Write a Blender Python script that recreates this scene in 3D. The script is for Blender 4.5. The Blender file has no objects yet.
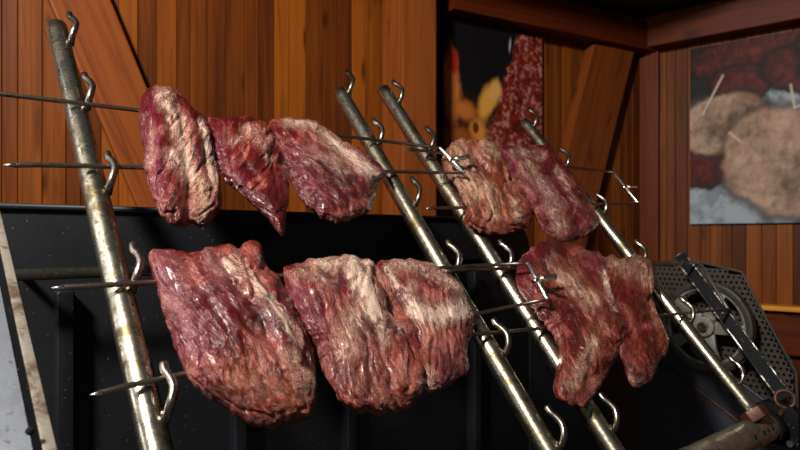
import bpy, bmesh, math, random
import numpy as np
from mathutils import Vector as V, Matrix, noise

# ------------------------------------------------------------------ camera, world, lights, exposure
random.seed(7)
SC = bpy.context.scene
COL = SC.collection
F, HX, HY, H = 620.0, 400.0, 238.0, 1.50          # focal length and horizon in pixels of the 800x450 frame
cam_d = bpy.data.cameras.new('camera')
cam_d.sensor_width = 36.0; cam_d.lens = 36.0 * F / 800.0
cam_d.shift_y = (HY - 225.0) / 800.0
cam_d.clip_start = 0.02
cam_d.dof.use_dof = True; cam_d.dof.focus_distance = 0.95; cam_d.dof.aperture_fstop = 6.0
cam = bpy.data.objects.new('camera', cam_d); COL.objects.link(cam)
cam.location = (0, 0, H); cam.rotation_euler = (math.radians(90), 0, 0)
SC.camera = cam

w = bpy.data.worlds.new('daylight'); SC.world = w; w.use_nodes = True
bg = w.node_tree.nodes['Background']
bg.inputs['Color'].default_value = (0.80, 0.88, 1.0, 1); bg.inputs['Strength'].default_value = 0.065


def area(name, loc, target, sx, sy, power, col):
    d = bpy.data.lights.new(name, 'AREA'); d.shape = 'RECTANGLE'; d.size = sx; d.size_y = sy
    d.energy = power; d.color = col
    o = bpy.data.objects.new(name, d); COL.objects.link(o)
    o.location = loc
    o.rotation_euler = (V(target) - V(loc)).to_track_quat('-Z', 'Y').to_euler()
    return o


area('daylight_opening', (-0.90, -0.42, 2.80), (0.15, 1.05, 1.45), 0.26, 0.26, 96, (1.0, 0.96, 0.88))
area('side_opening', (-1.55, 0.42, 2.05), (0.0, 1.0, 1.45), 0.8, 1.3, 8, (0.95, 0.97, 1.0))
SC.view_settings.view_transform = 'Standard'; SC.view_settings.look = 'None'
SC.cycles.denoising_prefilter = 'NONE'
SC.view_settings.exposure = 0.0; SC.view_settings.gamma = 1.0
SC.view_settings.use_curve_mapping = False

# ------------------------------------------------------------------ geometry of the place
CAM = V((0, 0, H))
E1 = V((750, 620, 0)).normalized()                # direction along the skewers
U = V((-515, 620, 926)).normalized()              # up the leaning posts
U = (U - E1 * U.dot(E1)).normalized()
N = E1.cross(U).normalized()
if N.z < 0: N = -N
M = V((-E1.y, E1.x, 0))                           # horizontal, away from the viewer


def ray(px, py): return V(((px - HX) / F, 1.0, (HY - py) / F))
def at(px, py, d): return CAM + ray(px, py) * d
def hit(px, py, p0, n):
    r = ray(px, py)
    return CAM + r * ((p0 - CAM).dot(n) / r.dot(n))
def proj(p):
    q = p - CAM
    return (HX + F * q.x / q.y, HY - F * q.z / q.y)


PP = at(122, 300, 0.78)                           # a point of the plane of the posts
def pl(px, py, off=0.0): return hit(px, py, PP + N * off, N)


# ------------------------------------------------------------------ mesh helpers
def link(name, bm, mat, parent=None, smooth=True):
    me = bpy.data.meshes.new(name)
    bm.normal_update(); bm.to_mesh(me); bm.free()
    if smooth:
        for p in me.polygons: p.use_smooth = True
    o = bpy.data.objects.new(name, me); COL.objects.link(o)
    if mat: me.materials.append(mat)
    if parent:
        o.parent = parent; o.matrix_parent_inverse = Matrix.Translation(-parent.location)
    return o


def empty(name, loc):
    o = bpy.data.objects.new(name, None); COL.objects.link(o); o.location = loc; o.empty_display_size = 0.05
    return o


def tag(o, label=None, cat=None, group=None, kind=None):
    if label: o['label'] = label
    if cat: o['category'] = cat
    if group: o['group'] = group
    if kind: o['kind'] = kind
    return o


def frame_of(d):
    d = d.normalized()
    a = V((0, 0, 1)) if abs(d.z) < 0.9 else V((1, 0, 0))
    x = d.cross(a).normalized()
    return x, d.cross(x).normalized()


def tube(bm, pts, rad, seg=12, cap=True, wob=0.0):
    """swept round bar through points, rad a number or one per point"""
    n = len(pts); rings = []
    rr = rad if isinstance(rad, (list, tuple)) else [rad] * n
    px = None
    for i, p in enumerate(pts):
        d = (pts[min(i + 1, n - 1)] - pts[max(i - 1, 0)]).normalized()
        if px is None: x, y = frame_of(d)
        else:
            x = (px - d * px.dot(d)).normalized(); y = d.cross(x)
        px = x
        ring = []
        for k in range(seg):
            a = 2 * math.pi * k / seg
            q = p + (x * math.cos(a) + y * math.sin(a)) * rr[i]
            if wob: q += (q - p).normalized() * wob * noise.noise(q * 90)
            ring.append(bm.verts.new(q))
        rings.append(ring)
    for a, b in zip(rings, rings[1:]):
        for k in range(seg):
            bm.faces.new((a[k], a[(k + 1) % seg], b[(k + 1) % seg], b[k]))
    if cap:
        bm.faces.new(list(reversed(rings[0]))); bm.faces.new(rings[-1])
    return rings


def pipe(bm, p, q, ro, ri, seg=32, n=30, wob=0.0):
    """hollow tube with a wall thickness, open at both ends"""
    x, y = frame_of(q - p)
    def ring(c, r, wb=0):
        out = []
        for k in range(seg):
            a = 2 * math.pi * k / seg
            v = c + (x * math.cos(a) + y * math.sin(a)) * r
            if wb: v += (v - c).normalized() * wb * noise.noise(v * 70)
            out.append(bm.verts.new(v))
        return out
    d = (q - p).normalized(); L = (q - p).length; b = min(0.0012, (ro - ri) * .4)
    R = [ring(p + d * b * 0, ro - b), ring(p + d * b, ro)]
    for i in range(1, n): R.append(ring(p + d * (L * i / n), ro, wob))
    R += [ring(q - d * b, ro), ring(q, ro - b), ring(q, ri)]
    R += [ring(q - d * min(0.08, L * .3), ri), ring(p + d * min(0.08, L * .3), ri), ring(p, ri)]
    R.append(R[0])
    for a, b2 in zip(R, R[1:]):
        for k in range(seg):
            try: bm.faces.new((a[k], a[(k + 1) % seg], b2[(k + 1) % seg], b2[k]))
            except ValueError: pass


def prism(bm, pts, off):
    """closed slab: polygon pts pushed by vector off"""
    a = [bm.verts.new(p) for p in pts]; b = [bm.verts.new(p + off) for p in pts]
    n = len(pts)
    bm.faces.new(a); bm.faces.new(list(reversed(b)))
    for i in range(n):
        bm.faces.new((a[i], b[i], b[(i + 1) % n], a[(i + 1) % n]))
    bmesh.ops.recalc_face_normals(bm, faces=bm.faces)


def bevel(bm, w_, seg=2, ang=30):
    es = [e for e in bm.edges if len(e.link_faces) == 2 and e.calc_face_angle(0) > math.radians(ang)]
    if es: bmesh.ops.bevel(bm, geom=es, offset=w_, segments=seg, affect='EDGES', profile=0.6)


def smooth_by_angle(o, ang=35):
    me = o.data
    bm = bmesh.new(); bm.from_mesh(me)
    for e in bm.edges:
        e.smooth = not (len(e.link_faces) == 2 and e.calc_face_angle(0) > math.radians(ang))
    bm.to_mesh(me); bm.free()
    return o


def crom(pts, per=6):
    out = []
    P = [pts[0]] + list(pts) + [pts[-1]]
    for i in range(1, len(P) - 2):
        a, b, c, d = P[i - 1], P[i], P[i + 1], P[i + 2]
        for k in range(per):
            t = k / per
            out.append(0.5 * ((2 * b) + (c - a) * t + (2 * a - 5 * b + 4 * c - d) * t * t + (3 * b - a - 3 * c + d) * t ** 3))
    out.append(P[-2])
    return out


# ------------------------------------------------------------------ materials
class NT:
    def __init__(s, name):
        s.m = bpy.data.materials.new(name); s.m.use_nodes = True
        s.t = s.m.node_tree; s.b = s.t.nodes['Principled BSDF']
    def n(s, typ, **kw):
        nd = s.t.nodes.new(typ)
        for k, v in kw.items():
            if k in nd.inputs.keys(): 
                if hasattr(v, 'is_output') or isinstance(v, bpy.types.NodeSocket): s.t.links.new(v, nd.inputs[k])
                else: nd.inputs[k].default_value = v
            else: setattr(nd, k, v)
        return nd
    def l(s, a, b): s.t.links.new(a, b)
    def set(s, **kw):
        for k, v in kw.items():
            k = k.replace('_', ' ')
            if isinstance(v, bpy.types.NodeSocket): s.t.links.new(v, s.b.inputs[k])
            else: s.b.inputs[k].default_value = v
    def coord(s, scale=(1, 1, 1), src='Object'):
        c = s.n('ShaderNodeTexCoord'); mp = s.n('ShaderNodeMapping')
        s.l(c.outputs[src], mp.inputs['Vector']); mp.inputs['Scale'].default_value = scale
        return mp.outputs[0]
    def attr(s, name, out='Fac'):
        a = s.n('ShaderNodeAttribute'); a.attribute_name = name; return a.outputs[out]
    def noise(s, vec, scale, detail=4, rough=0.55, dist=0.0):
        nd = s.n('ShaderNodeTexNoise'); s.l(vec, nd.inputs['Vector'])
        nd.inputs['Scale'].default_value = scale; nd.inputs['Detail'].default_value = detail
        nd.inputs['Roughness'].default_value = rough; nd.inputs['Distortion'].default_value = dist
        return nd.outputs['Fac']
    def ramp(s, fac, stops, interp='LINEAR'):
        r = s.n('ShaderNodeValToRGB'); s.l(fac, r.inputs[0]); r.color_ramp.interpolation = interp
        e = r.color_ramp.elements
        while len(e) < len(stops): e.new(0.5)
        for el, (p, c) in zip(e, stops):
            el.position = p; el.color = (c, c, c, 1) if not isinstance(c, tuple) else (*c, 1)
        return r.outputs[0]
    def mix(s, fac, a, b, mode='MIX'):
        m = s.n('ShaderNodeMix', data_type='RGBA', blend_type=mode)
        for sock, v in ((m.inputs[0], fac), (m.inputs[6], a), (m.inputs[7], b)):
            if isinstance(v, bpy.types.NodeSocket): s.l(v, sock)
            else: sock.default_value = (*v, 1) if isinstance(v, tuple) else v
        return m.outputs[2]
    def math(s, op, a, b=0.0, clamp=False):
        m = s.n('ShaderNodeMath', operation=op, use_clamp=clamp)
        for i, v in enumerate((a, b)):
            if isinstance(v, bpy.types.NodeSocket): s.l(v, m.inputs[i])
            else: m.inputs[i].default_value = v
        return m.outputs[0]
    def bump(s, h, strength=0.3, dist=0.002, prev=None):
        b = s.n('ShaderNodeBump'); s.l(h, b.inputs['Height'])
        b.inputs['Strength'].default_value = strength; b.inputs['Distance'].default_value = dist
        if prev: s.l(prev, b.inputs['Normal'])
        return b.outputs[0]


def wood_mat(name, dark, mid, light, rough=0.5, axis='z', uselocal='wc', var=0.5):
    """grain runs along the first component of attribute wc (metres along the board), r is a random tone per board"""
    s = NT(name)
    wc = s.attr('wc', 'Vector'); rnd = s.attr('rnd', 'Fac')
    mp = s.n('ShaderNodeMapping'); s.l(wc, mp.inputs['Vector']); mp.inputs['Scale'].default_value = (1.6, 42, 42)
    g = s.noise(mp.outputs[0], 1.0, 5, 0.6, 1.2)
    mp2 = s.n('ShaderNodeMapping'); s.l(wc, mp2.inputs['Vector']); mp2.inputs['Scale'].default_value = (2.5, 14, 14)
    g2 = s.noise(mp2.outputs[0], 1.0, 3, 0.5, 0.6)
    f = s.math('ADD', s.math('MULTIPLY', g, 0.6), s.math('MULTIPLY', rnd, var))
    f = s.math('ADD', f, s.math('MULTIPLY', g2, 0.3))
    col = s.ramp(f, [(0.25, dark), (0.62, mid), (1.0, light)])
    fine = s.ramp(g, [(0.30, 0.62), (0.52, 1.0)])
    col = s.mix(0.6, col, fine, 'MULTIPLY')
    # knots
    mk = s.n('ShaderNodeMapping'); s.l(wc, mk.inputs['Vector']); mk.inputs['Scale'].default_value = (3.2, 13, 6)
    vo = s.n('ShaderNodeTexVoronoi'); s.l(mk.outputs[0], vo.inputs['Vector']); vo.inputs['Scale'].default_value = 1.0
    k = s.ramp(vo.outputs['Distance'], [(0.05, 1.0), (0.16, 0.0)])
    col = s.mix(s.math('MULTIPLY', k, 0.7), col, (dark[0] * .35, dark[1] * .3, dark[2] * .3))
    s.set(Base_Color=col, Roughness=rough)
    s.set(Normal=s.bump(g, 0.25, 0.001))
    s.b.inputs['Specular IOR Level'].default_value = 0.12
    return s.m


M_PLANK = wood_mat('varnished_planks', (0.036, 0.007, 0.002), (0.110, 0.025, 0.003), (0.23, 0.060, 0.006), 0.42, var=0.55)
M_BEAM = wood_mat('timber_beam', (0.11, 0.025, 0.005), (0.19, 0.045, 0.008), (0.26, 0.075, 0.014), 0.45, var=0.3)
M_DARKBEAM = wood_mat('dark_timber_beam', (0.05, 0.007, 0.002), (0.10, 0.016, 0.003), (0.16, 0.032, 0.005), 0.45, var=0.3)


def steel_mat(name, base, stain, rough=0.26, amt=(0.45, 0.62), metal=1.0, sc=1.0):
    s = NT(name)
    c = s.coord()
    a = s.noise(c, 38 * sc, 6, 0.7, 0.6); b = s.noise(c, 130 * sc, 4, 0.6); d = s.noise(c, 12 * sc, 3, 0.5)
    f = s.math('ADD', s.math('MULTIPLY', a, 0.7), s.math('MULTIPLY', d, 0.3))
    m = s.ramp(f, [(amt[0], 0.0), (amt[1], 1.0)])
    col = s.mix(m, base, stain)
    sp = s.ramp(b, [(0.60, 0.0), (0.68, 1.0)])
    col = s.mix(s.math('MULTIPLY', sp, 0.7), col, (0.035, 0.022, 0.012))
    s.set(Base_Color=col, Metallic=metal)
    s.set(Roughness=s.math('ADD', s.math('MULTIPLY', m, 0.22), s.math('MULTIPLY', b, 0.25 * rough / .26)))
    r = s.math('ADD', s.math('MULTIPLY', m, 0.20), s.math('ADD', s.math('MULTIPLY', b, 0.2), rough - 0.1))
    s.set(Roughness=r)
    s.set(Normal=s.bump(f, 0.35, 0.0015, s.bump(b, 0.35, 0.0006)))
    return s.m


M_POST = steel_mat('greasy_steel_pipe', (0.60, 0.55, 0.44), (0.13, 0.10, 0.05), 0.22, (0.42, 0.58))
M_HOOK = steel_mat('hook_steel', (0.30, 0.26, 0.22), (0.11, 0.085, 0.065), 0.24)
M_TINE = steel_mat('skewer_steel', (0.36, 0.29, 0.24), (0.13, 0.09, 0.07), 0.3)
M_BRIGHT = steel_mat('bright_steel', (0.86, 0.84, 0.80), (0.55, 0.48, 0.38), 0.22, (0.55, 0.7))
M_BRASS = steel_mat('brassy_bolt', (0.85, 0.78, 0.58), (0.60, 0.45, 0.25), 0.25, (0.5, 0.7))
M_RUST = steel_mat('rusty_iron', (0.085, 0.028, 0.015), (0.04, 0.014, 0.008), 0.5, metal=0.4)
M_SHAFT = steel_mat('galvanised_pipe', (0.42, 0.40, 0.33), (0.16, 0.13, 0.08), 0.36, metal=0.9)
M_WHEEL = steel_mat('cast_wheel_grey', (0.25, 0.24, 0.21), (0.13, 0.12, 0.10), 0.45, metal=0.4)
M_WHEELD = steel_mat('dark_cast_rim', (0.07, 0.065, 0.06), (0.03, 0.028, 0.025), 0.42, metal=0.6)
M_GREYPLATE = steel_mat('grey_steel_plate', (0.20, 0.21, 0.24), (0.13, 0.14, 0.16), 0.42, metal=0.7, sc=.4)
M_EDGE = steel_mat('scuffed_steel_edge', (0.25, 0.22, 0.18), (0.09, 0.05, 0.03), 0.45, (0.45, 0.57), metal=0.25)


def black_mat(name, base, rough=0.45, speck=0.3):
    s = NT(name); c = s.coord()
    a = s.noise(c, 4, 5, 0.65); b = s.noise(c, 160, 2, 0.5)
    col = s.mix(s.ramp(a, [(0.35, 0.0), (0.75, 1.0)]), base, tuple(v * 1.9 for v in base))
    sp = s.ramp(b, [(0.70, 0.0), (0.76, 1.0)])
    col = s.mix(s.math('MULTIPLY', sp, speck), col, (0.22, 0.20, 0.18))
    s.set(Base_Color=col, Roughness=s.math('ADD', s.math('MULTIPLY', a, 0.25), rough - 0.1))
    s.set(Normal=s.bump(a, 0.1, 0.002))
    s.b.inputs['Specular IOR Level'].default_value = 0.3
    return s.m


M_BLACK = black_mat('black_enamel', (0.0035, 0.004, 0.0055), 0.5)
M_SLATE = black_mat('slate_steel_plate', (0.022, 0.024, 0.030), 0.45)
M_PERF = black_mat('perforated_guard_steel', (0.032, 0.024, 0.019), 0.6)
M_BAR = black_mat('black_flat_bar', (0.004, 0.004, 0.005), 0.6, 0.9); M_BAR.node_tree.nodes['Principled BSDF'].inputs['Specular IOR Level'].default_value = 0.1
M_WORN = steel_mat('worn_bar_edge', (0.55, 0.52, 0.47), (0.04, 0.035, 0.03), 0.4, (0.42, 0.52))
M_HOLE = black_mat('painted_bore_dark', (0.002, 0.002, 0.002), 0.9, 0)  # black colour standing in for the darkness inside a hole


def flat_mat(name, attr='Col', rough=0.5):
    s = NT(name); s.set(Base_Color=s.attr(attr, 'Color'), Roughness=rough); s.b.inputs['Specular IOR Level'].default_value = 0.12
    return s.m


M_PRINT = flat_mat('printed_canvas')
s_ = NT('canvas_side'); s_.set(Base_Color=(0.03, 0.025, 0.02, 1), Roughness=0.8); M_CSIDE = s_.m
s_ = NT('floor_boards'); c_ = s_.coord((1, 1, 1)); s_.set(Base_Color=s_.ramp(s_.noise(c_, 6, 4), [(0.3, (0.05, 0.035, 0.025)), (0.7, (0.11, 0.08, 0.06))]), Roughness=0.8); M_FLOOR = s_.m
s_ = NT('roof_underside'); c_ = s_.coord((1, 1, 1)); s_.set(Base_Color=s_.ramp(s_.noise(c_, 9, 4), [(0.3, (0.03, 0.018, 0.006)), (0.7, (0.06, 0.035, 0.012))]), Roughness=0.7); M_ROOF = s_.m


def meat_mat():
    s = NT('seasoned_raw_meat')
    fb = s.attr('fib', 'Vector')
    pt = s.n('ShaderNodeAttribute'); pt.attribute_name = 'pat'
    sep = s.n('ShaderNodeSeparateColor'); s.l(pt.outputs['Color'], sep.inputs[0])
    fat, pur, tan = sep.outputs[0], sep.outputs[1], sep.outputs[2]
    def mapped(sc):
        mp = s.n('ShaderNodeMapping'); s.l(fb, mp.inputs['Vector']); mp.inputs['Scale'].default_value = sc; return mp.outputs[0]
    big = s.noise(mapped((14, 22, 22)), 1.0, 4, 0.6, 0.8)
    med = s.noise(mapped((45, 95, 95)), 1.0, 5, 0.65, 1.0)
    # fibrous streaks: ridged noise stretched along the fibres
    st = s.noise(mapped((40, 210, 210)), 1.0, 4, 0.6, 2.2)
    rid = s.math('SUBTRACT', 1.0, s.math('MULTIPLY', s.math('ABSOLUTE', s.math('SUBTRACT', st, 0.5)), 7.0), True)
    st2 = s.noise(mapped((90, 190, 190)), 1.0, 3, 0.6, 3.0)
    rid2 = s.math('SUBTRACT', 1.0, s.math('MULTIPLY', s.math('ABSOLUTE', s.math('SUBTRACT', st2, 0.52)), 11.0), True)
    red = s.ramp(big, [(0.32, (0.045, 0.003, 0.003)), (0.50, (0.15, 0.009, 0.006)), (0.70, (0.36, 0.030, 0.012))])
    red = s.mix(s.ramp(med, [(0.35, 0.75), (0.55, 0.0)]), red, (0.055, 0.005, 0.006))
    col = s.mix(s.math('MULTIPLY', pur, s.ramp(med, [(0.25, 0.5), (0.6, 1.0)])), red, (0.15, 0.014, 0.028))  # purple tint, on left sides partly the cool sky sheen put into colour
    col = s.mix(s.math('MULTIPLY', tan, 0.75), col, s.mix(s.ramp(med, [(0.35, 0.0), (0.6, 1.0)]), (0.09, 0.018, 0.006), (0.36, 0.095, 0.035)))
    # broad fat / membrane patches, broken up by noise
    f1 = s.math('ADD', s.math('MULTIPLY', fat, 1.0), s.math('MULTIPLY', s.math('SUBTRACT', med, 0.53), 3.6))
    f1 = s.ramp(f1, [(0.40, 0.0), (0.90, 1.0)])
    fatcol = s.mix(tan, (0.86, 0.64, 0.50), (0.58, 0.29, 0.13))
    f1 = s.math('MULTIPLY', f1, s.math('ADD', s.math('ADD', 0.12, s.math('MULTIPLY', s.math('MAXIMUM', rid, rid2), 0.9)), s.math('MULTIPLY', s.math('SUBTRACT', fat, 0.6), 0.9)), True)
    thin = s.math('SUBTRACT', 1.0, s.math('MULTIPLY', s.math('ABSOLUTE', s.math('SUBTRACT', st, 0.5)), 15.0), True)
    thin2 = s.math('SUBTRACT', 1.0, s.math('MULTIPLY', s.math('ABSOLUTE', s.math('SUBTRACT', st2, 0.52)), 18.0), True)
    col = s.mix(f1, col, fatcol)
    # thin streaks
    gate = s.ramp(s.math('ADD', s.math('MULTIPLY', big, 0.8), s.math('MULTIPLY', fat, 0.5)), [(0.40, 0.0), (0.66, 1.0)])
    k = s.math('MULTIPLY', s.math('MAXIMUM', thin, s.math('MULTIPLY', thin2, 0.8)), gate)
    col = s.mix(s.math('MULTIPLY', k, 0.82), col, (0.78, 0.46, 0.33))
    col = s.mix(s.ramp(st, [(0.28, 0.75), (0.44, 0.0)]), col, (0.07, 0.006, 0.005))  # shade of the crevices between fibres, painted dark red
    s.set(Base_Color=col)
    s.set(Roughness=s.ramp(med, [(0.3, 0.13), (0.7, 0.30)]))
    s.b.inputs['Coat Weight'].default_value = 0.2; s.b.inputs['Coat Roughness'].default_value = 0.12
    s.b.inputs['Specular IOR Level'].default_value = 0.75
    s.b.inputs['Subsurface Weight'].default_value = 0.0
    s.b.inputs['Subsurface Radius'].default_value = (0.006, 0.002, 0.001)
    s.b.inputs['Subsurface Scale'].default_value = 0.4
    hgt = s.math('ADD', s.math('MULTIPLY', st, 0.9), s.math('MULTIPLY', k, 0.35))
    n1 = s.bump(hgt, 0.75, 0.004)
    n2 = s.bump(med, 0.8, 0.007, n1)
    s.set(Normal=n2)
    return s.m


M_MEAT = meat_mat()

# ------------------------------------------------------------------ the room
WC = at(640, 238, 2.75); WC.z = 0                  # corner of the two walls
WL = V((-1150, -620, 0)).normalized()              # from the corner along the back wall
WR = V((776, -620, 0)).normalized()                # from the corner along the right wall
NL = V((-WL.y, WL.x, 0)); NL = NL if NL.y < 0 else -NL
NR = V((-WR.y, WR.x, 0)); NR = NR if NR.y < 0 else -NR
CEIL = H + 0.975


def attrs(o, fn):
    me = o.data
    vals = [fn(i, v.co.copy()) for i, v in enumerate(me.vertices)]
    me.attributes.new('wc', 'FLOAT_VECTOR', 'POINT'); me.attributes.new('rnd', 'FLOAT', 'POINT')
    me.attributes['wc'].data.foreach_set('vector', [x for c, r in vals for x in c])
    me.attributes['rnd'].data.foreach_set('value', [r for c, r in vals])


def plank_wall(name, origin, d, n, length, z0, z1):
    bm = bmesh.new(); s = 0.0; info = []
    rr = random.Random(len(name) * 13)
    while s < length:
        wd = rr.choice((0.036, 0.045, 0.050, 0.056)); g = 0.0022
        r = rr.random()
        prof = [(s, -0.012), (s, -0.004), (s + g, -0.004 + 0.004), (s + wd - g, 0.0), (s + wd, -0.004), (s + wd, -0.012)]
        nv = 0; rows = []
        for z in (z0, z1):
            rows.append([bm.verts.new(origin + d * a + n * b + V((0, 0, z))) for a, b in prof])
            info += [(z + r * 37, a - s + r * 11, b, r) for a, b in prof]
        for k in range(len(prof) - 1):
            bm.faces.new((rows[0][k], rows[0][k + 1], rows[1][k + 1], rows[1][k]))
        s += wd
    # backing
    b = [origin + n * -0.012, origin + d * s + n * -0.012, origin + d * s + n * -0.05, origin + n * -0.05]
    n0 = len(bm.verts)
    prism(bm, [p + V((0, 0, z0)) for p in b], V((0, 0, z1 - z0)))
    info += [(0, 0, 0, 0)] * (len(bm.verts) - n0)
    o = link(name, bm, M_PLANK, smooth=False)
    attrs(o, lambda i, co: (V(info[i][:3]), info[i][3]))
    tag(o, kind='structure')
    return o


plank_wall('wall_back', WC, WL, NL, 3.6, 0.0, CEIL)
plank_wall('wall_right', WC, WR, NR, 2.0, 0.0, CEIL)


def board(name, pts, off, mat, parent=None, bev=0.004, along=None, tone=0.5, struct=False):
    bm = bmesh.new(); prism(bm, pts, off); bevel(bm, bev, 2)
    o = link(name, bm, mat, parent, smooth=False)
    a = (along or (pts[1] - pts[0])).normalized(); x = off.normalized()
    if abs(a.dot(x)) > .9: x = (pts[1] - pts[0]).normalized()
    y = a.cross(x)
    attrs(o, lambda i, co: (V((co.dot(a) + tone * 7, co.dot(y) + tone * 3, co.dot(x))), tone))
    if struct: tag(o, kind='structure')
    return o


def wl(px, py, off): return hit(px, py, WC + NL * off, NL)
def wr(px, py, off): return hit(px, py, WC + NR * off, NR)


bm = bmesh.new()
f_ = [WC + WL * 3.7 + NL * -.05, WC + V((0, .1, 0)), WC + WR * 2.1 + NR * -.05, V((1.6, -1.2, 0)), V((-2.6, -1.2, 0))]
prism(bm, [V((p.x, p.y, -0.06)) for p in f_], V((0, 0, 0.06))); tag(link('floor', bm, M_FLOOR, smooth=False), kind='structure')
bm = bmesh.new()
a_ = [WC + WL * 3.6 - NL * .05, WC + V((0.0, .1, 0)), WC + WR * 2.0 - NR * .05, WC + WR * 2.0 + NR * .55, WC + NL * .45 + NR * .4, WC + WL * 3.6 + NL * .45]
prism(bm, [V((p.x, p.y, CEIL)) for p in a_], V((0, 0, 0.04))); tag(link('ceiling', bm, M_ROOF, smooth=False), kind='structure')

# upright post of the back wall, left face lit
p0 = wl(382, 238, 0.0); p0.z = 0
wdir = -WL
pa = [p0, p0 + wdir * 0.128, p0 + wdir * 0.128 + NL * 0.15, p0 + NL * 0.15]
o = board('timber_post', pa, V((0, 0, CEIL)), M_BEAM, along=V((0, 0, 1)), tone=0.75)
tag(o, 'square orange timber post standing in the plank wall left of the fire picture', 'post')
# beams under the roof
def flat(p): return V((p.x, p.y, 0))
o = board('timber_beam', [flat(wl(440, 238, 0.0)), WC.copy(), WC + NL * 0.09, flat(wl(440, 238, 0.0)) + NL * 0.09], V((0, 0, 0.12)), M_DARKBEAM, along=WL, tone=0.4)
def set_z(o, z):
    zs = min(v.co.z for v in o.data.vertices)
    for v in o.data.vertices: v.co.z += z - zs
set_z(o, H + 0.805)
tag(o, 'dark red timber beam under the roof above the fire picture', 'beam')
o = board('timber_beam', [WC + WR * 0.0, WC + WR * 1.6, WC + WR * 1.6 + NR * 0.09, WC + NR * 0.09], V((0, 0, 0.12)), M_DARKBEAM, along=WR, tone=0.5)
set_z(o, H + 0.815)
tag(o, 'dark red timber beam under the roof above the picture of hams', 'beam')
# corner board
o = board('corner_board', [WC + WR * 0.006 + NR * .002, WC + WR * 0.086 + NR * .002, WC + WR * 0.086 + NR * 0.03, WC + WR * 0.006 + NR * 0.03], V((0, 0, H + .81)), M_DARKBEAM, along=V((0, 0, 1)), tone=0.75)
tag(o, 'upright reddish board covering the corner between the two plank walls', 'board')
# braces
def brace(px4, off, th, mat, tone, label):
    q = [wl(x, y, off + th) for x, y in px4]
    o = board('diagonal_brace', q, -NL * th, mat, along=(q[3] - q[0]), tone=tone, bev=0.006)
    tag(o, label, 'brace')
brace([(-9, -135), (55, -135), (240, 312), (183, 312)], 0.004, 0.045, M_BEAM, 0.55, 'broad smooth diagonal timber brace behind the leftmost rack post')
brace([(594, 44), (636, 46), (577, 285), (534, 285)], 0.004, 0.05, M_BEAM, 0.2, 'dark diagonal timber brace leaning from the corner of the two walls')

# the shelf board on the right wall
g0 = wr(757, 303, .0); g1 = WC + WR * 1.3
zl = g0.z
q = [V((g0.x, g0.y, zl - .018)), V((g1.x, g1.y, zl - .018)), V((g1.x, g1.y, zl - .018)) + NR * .09, V((g0.x, g0.y, zl - .018)) + NR * .09]
M_LEDGE = wood_mat('lit_pine_shelf', (0.45, 0.14, 0.015), (0.72, 0.27, 0.03), (0.85, 0.38, 0.06), 0.45, var=0.3)  # orange wood, light falling on the ledge put into its bright colour
o = board('wall_shelf', q, V((0, 0, 0.018)), M_LEDGE, along=WR, tone=0.8)
tag(o, 'orange pine shelf edge painted as if lit on the right wall beside the perforated guard', 'shelf')
q = [p + V((0, 0, -0.17)) for p in (V((g0.x, g0.y, zl - .018)) + NR * .0, V((g1.x, g1.y, zl - .018)), V((g1.x, g1.y, zl - .018)) + NR * .05, V((g0.x, g0.y, zl - .018)) + NR * .05)]
b_ = board('apron_board', q, V((0, 0, 0.17)), M_DARKBEAM, along=WR, tone=0.6)
b_.parent = o

# ------------------------------------------------------------------ printed pictures on the walls
def fbm(p, o=4):
    return noise.fractal(V(p), 0.6, 2.1, o, noise_basis='PERLIN_ORIGINAL')


def sst(a, b, x):
    t = max(0.0, min(1.0, (x - a) / (b - a))); return t * t * (3 - 2 * t)


def mixc(a, b, t): return tuple(x + (y - x) * t for x, y in zip(a, b))


def picture(name, origin, d, up_h, wdt, n, z0, colfn, label, nx=210, ny=210, th=0.022):
    root = empty(name, origin + V((0, 0, z0)))
    tag(root, label, 'picture')
    bm = bmesh.new(); vs = []
    for j in range(ny + 1):
        for i in range(nx + 1):
            vs.append(bm.verts.new(origin + d * (wdt * i / nx) + n * th + V((0, 0, z0 + up_h * j / ny))))
    for j in range(ny):
        for i in range(nx):
            a = j * (nx + 1) + i
            bm.faces.new((vs[a], vs[a + 1], vs[a + nx + 2], vs[a + nx + 1]))
    o = link('printed_sheet', bm, M_PRINT, root)
    ca = o.data.color_attributes.new('Col', 'FLOAT_COLOR', 'POINT')
    for i, v in enumerate(o.data.vertices):
        u_, v_ = (i % (nx + 1)) / nx, (i // (nx + 1)) / ny
        ca.data[i].color = (*colfn(u_, v_), 1)
    bm = bmesh.new()
    q = [origin - n * .003, origin + d * wdt - n * .003, origin + d * wdt + n * (th - .001), origin + n * (th - .001)]
    prism(bm, [p + V((0, 0, z0)) for p in q], V((0, 0, up_h)))
    link('stretcher_frame', bm, M_CSIDE, root, smooth=False)


def ell(u, v, cx, cy, rx, ry, rot=0.0):
    x, y = u - cx, v - cy; c, s = math.cos(rot), math.sin(rot)
    x, y = x * c + y * s, -x * s + y * c
    return math.hypot(x / rx, y / ry)


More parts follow.
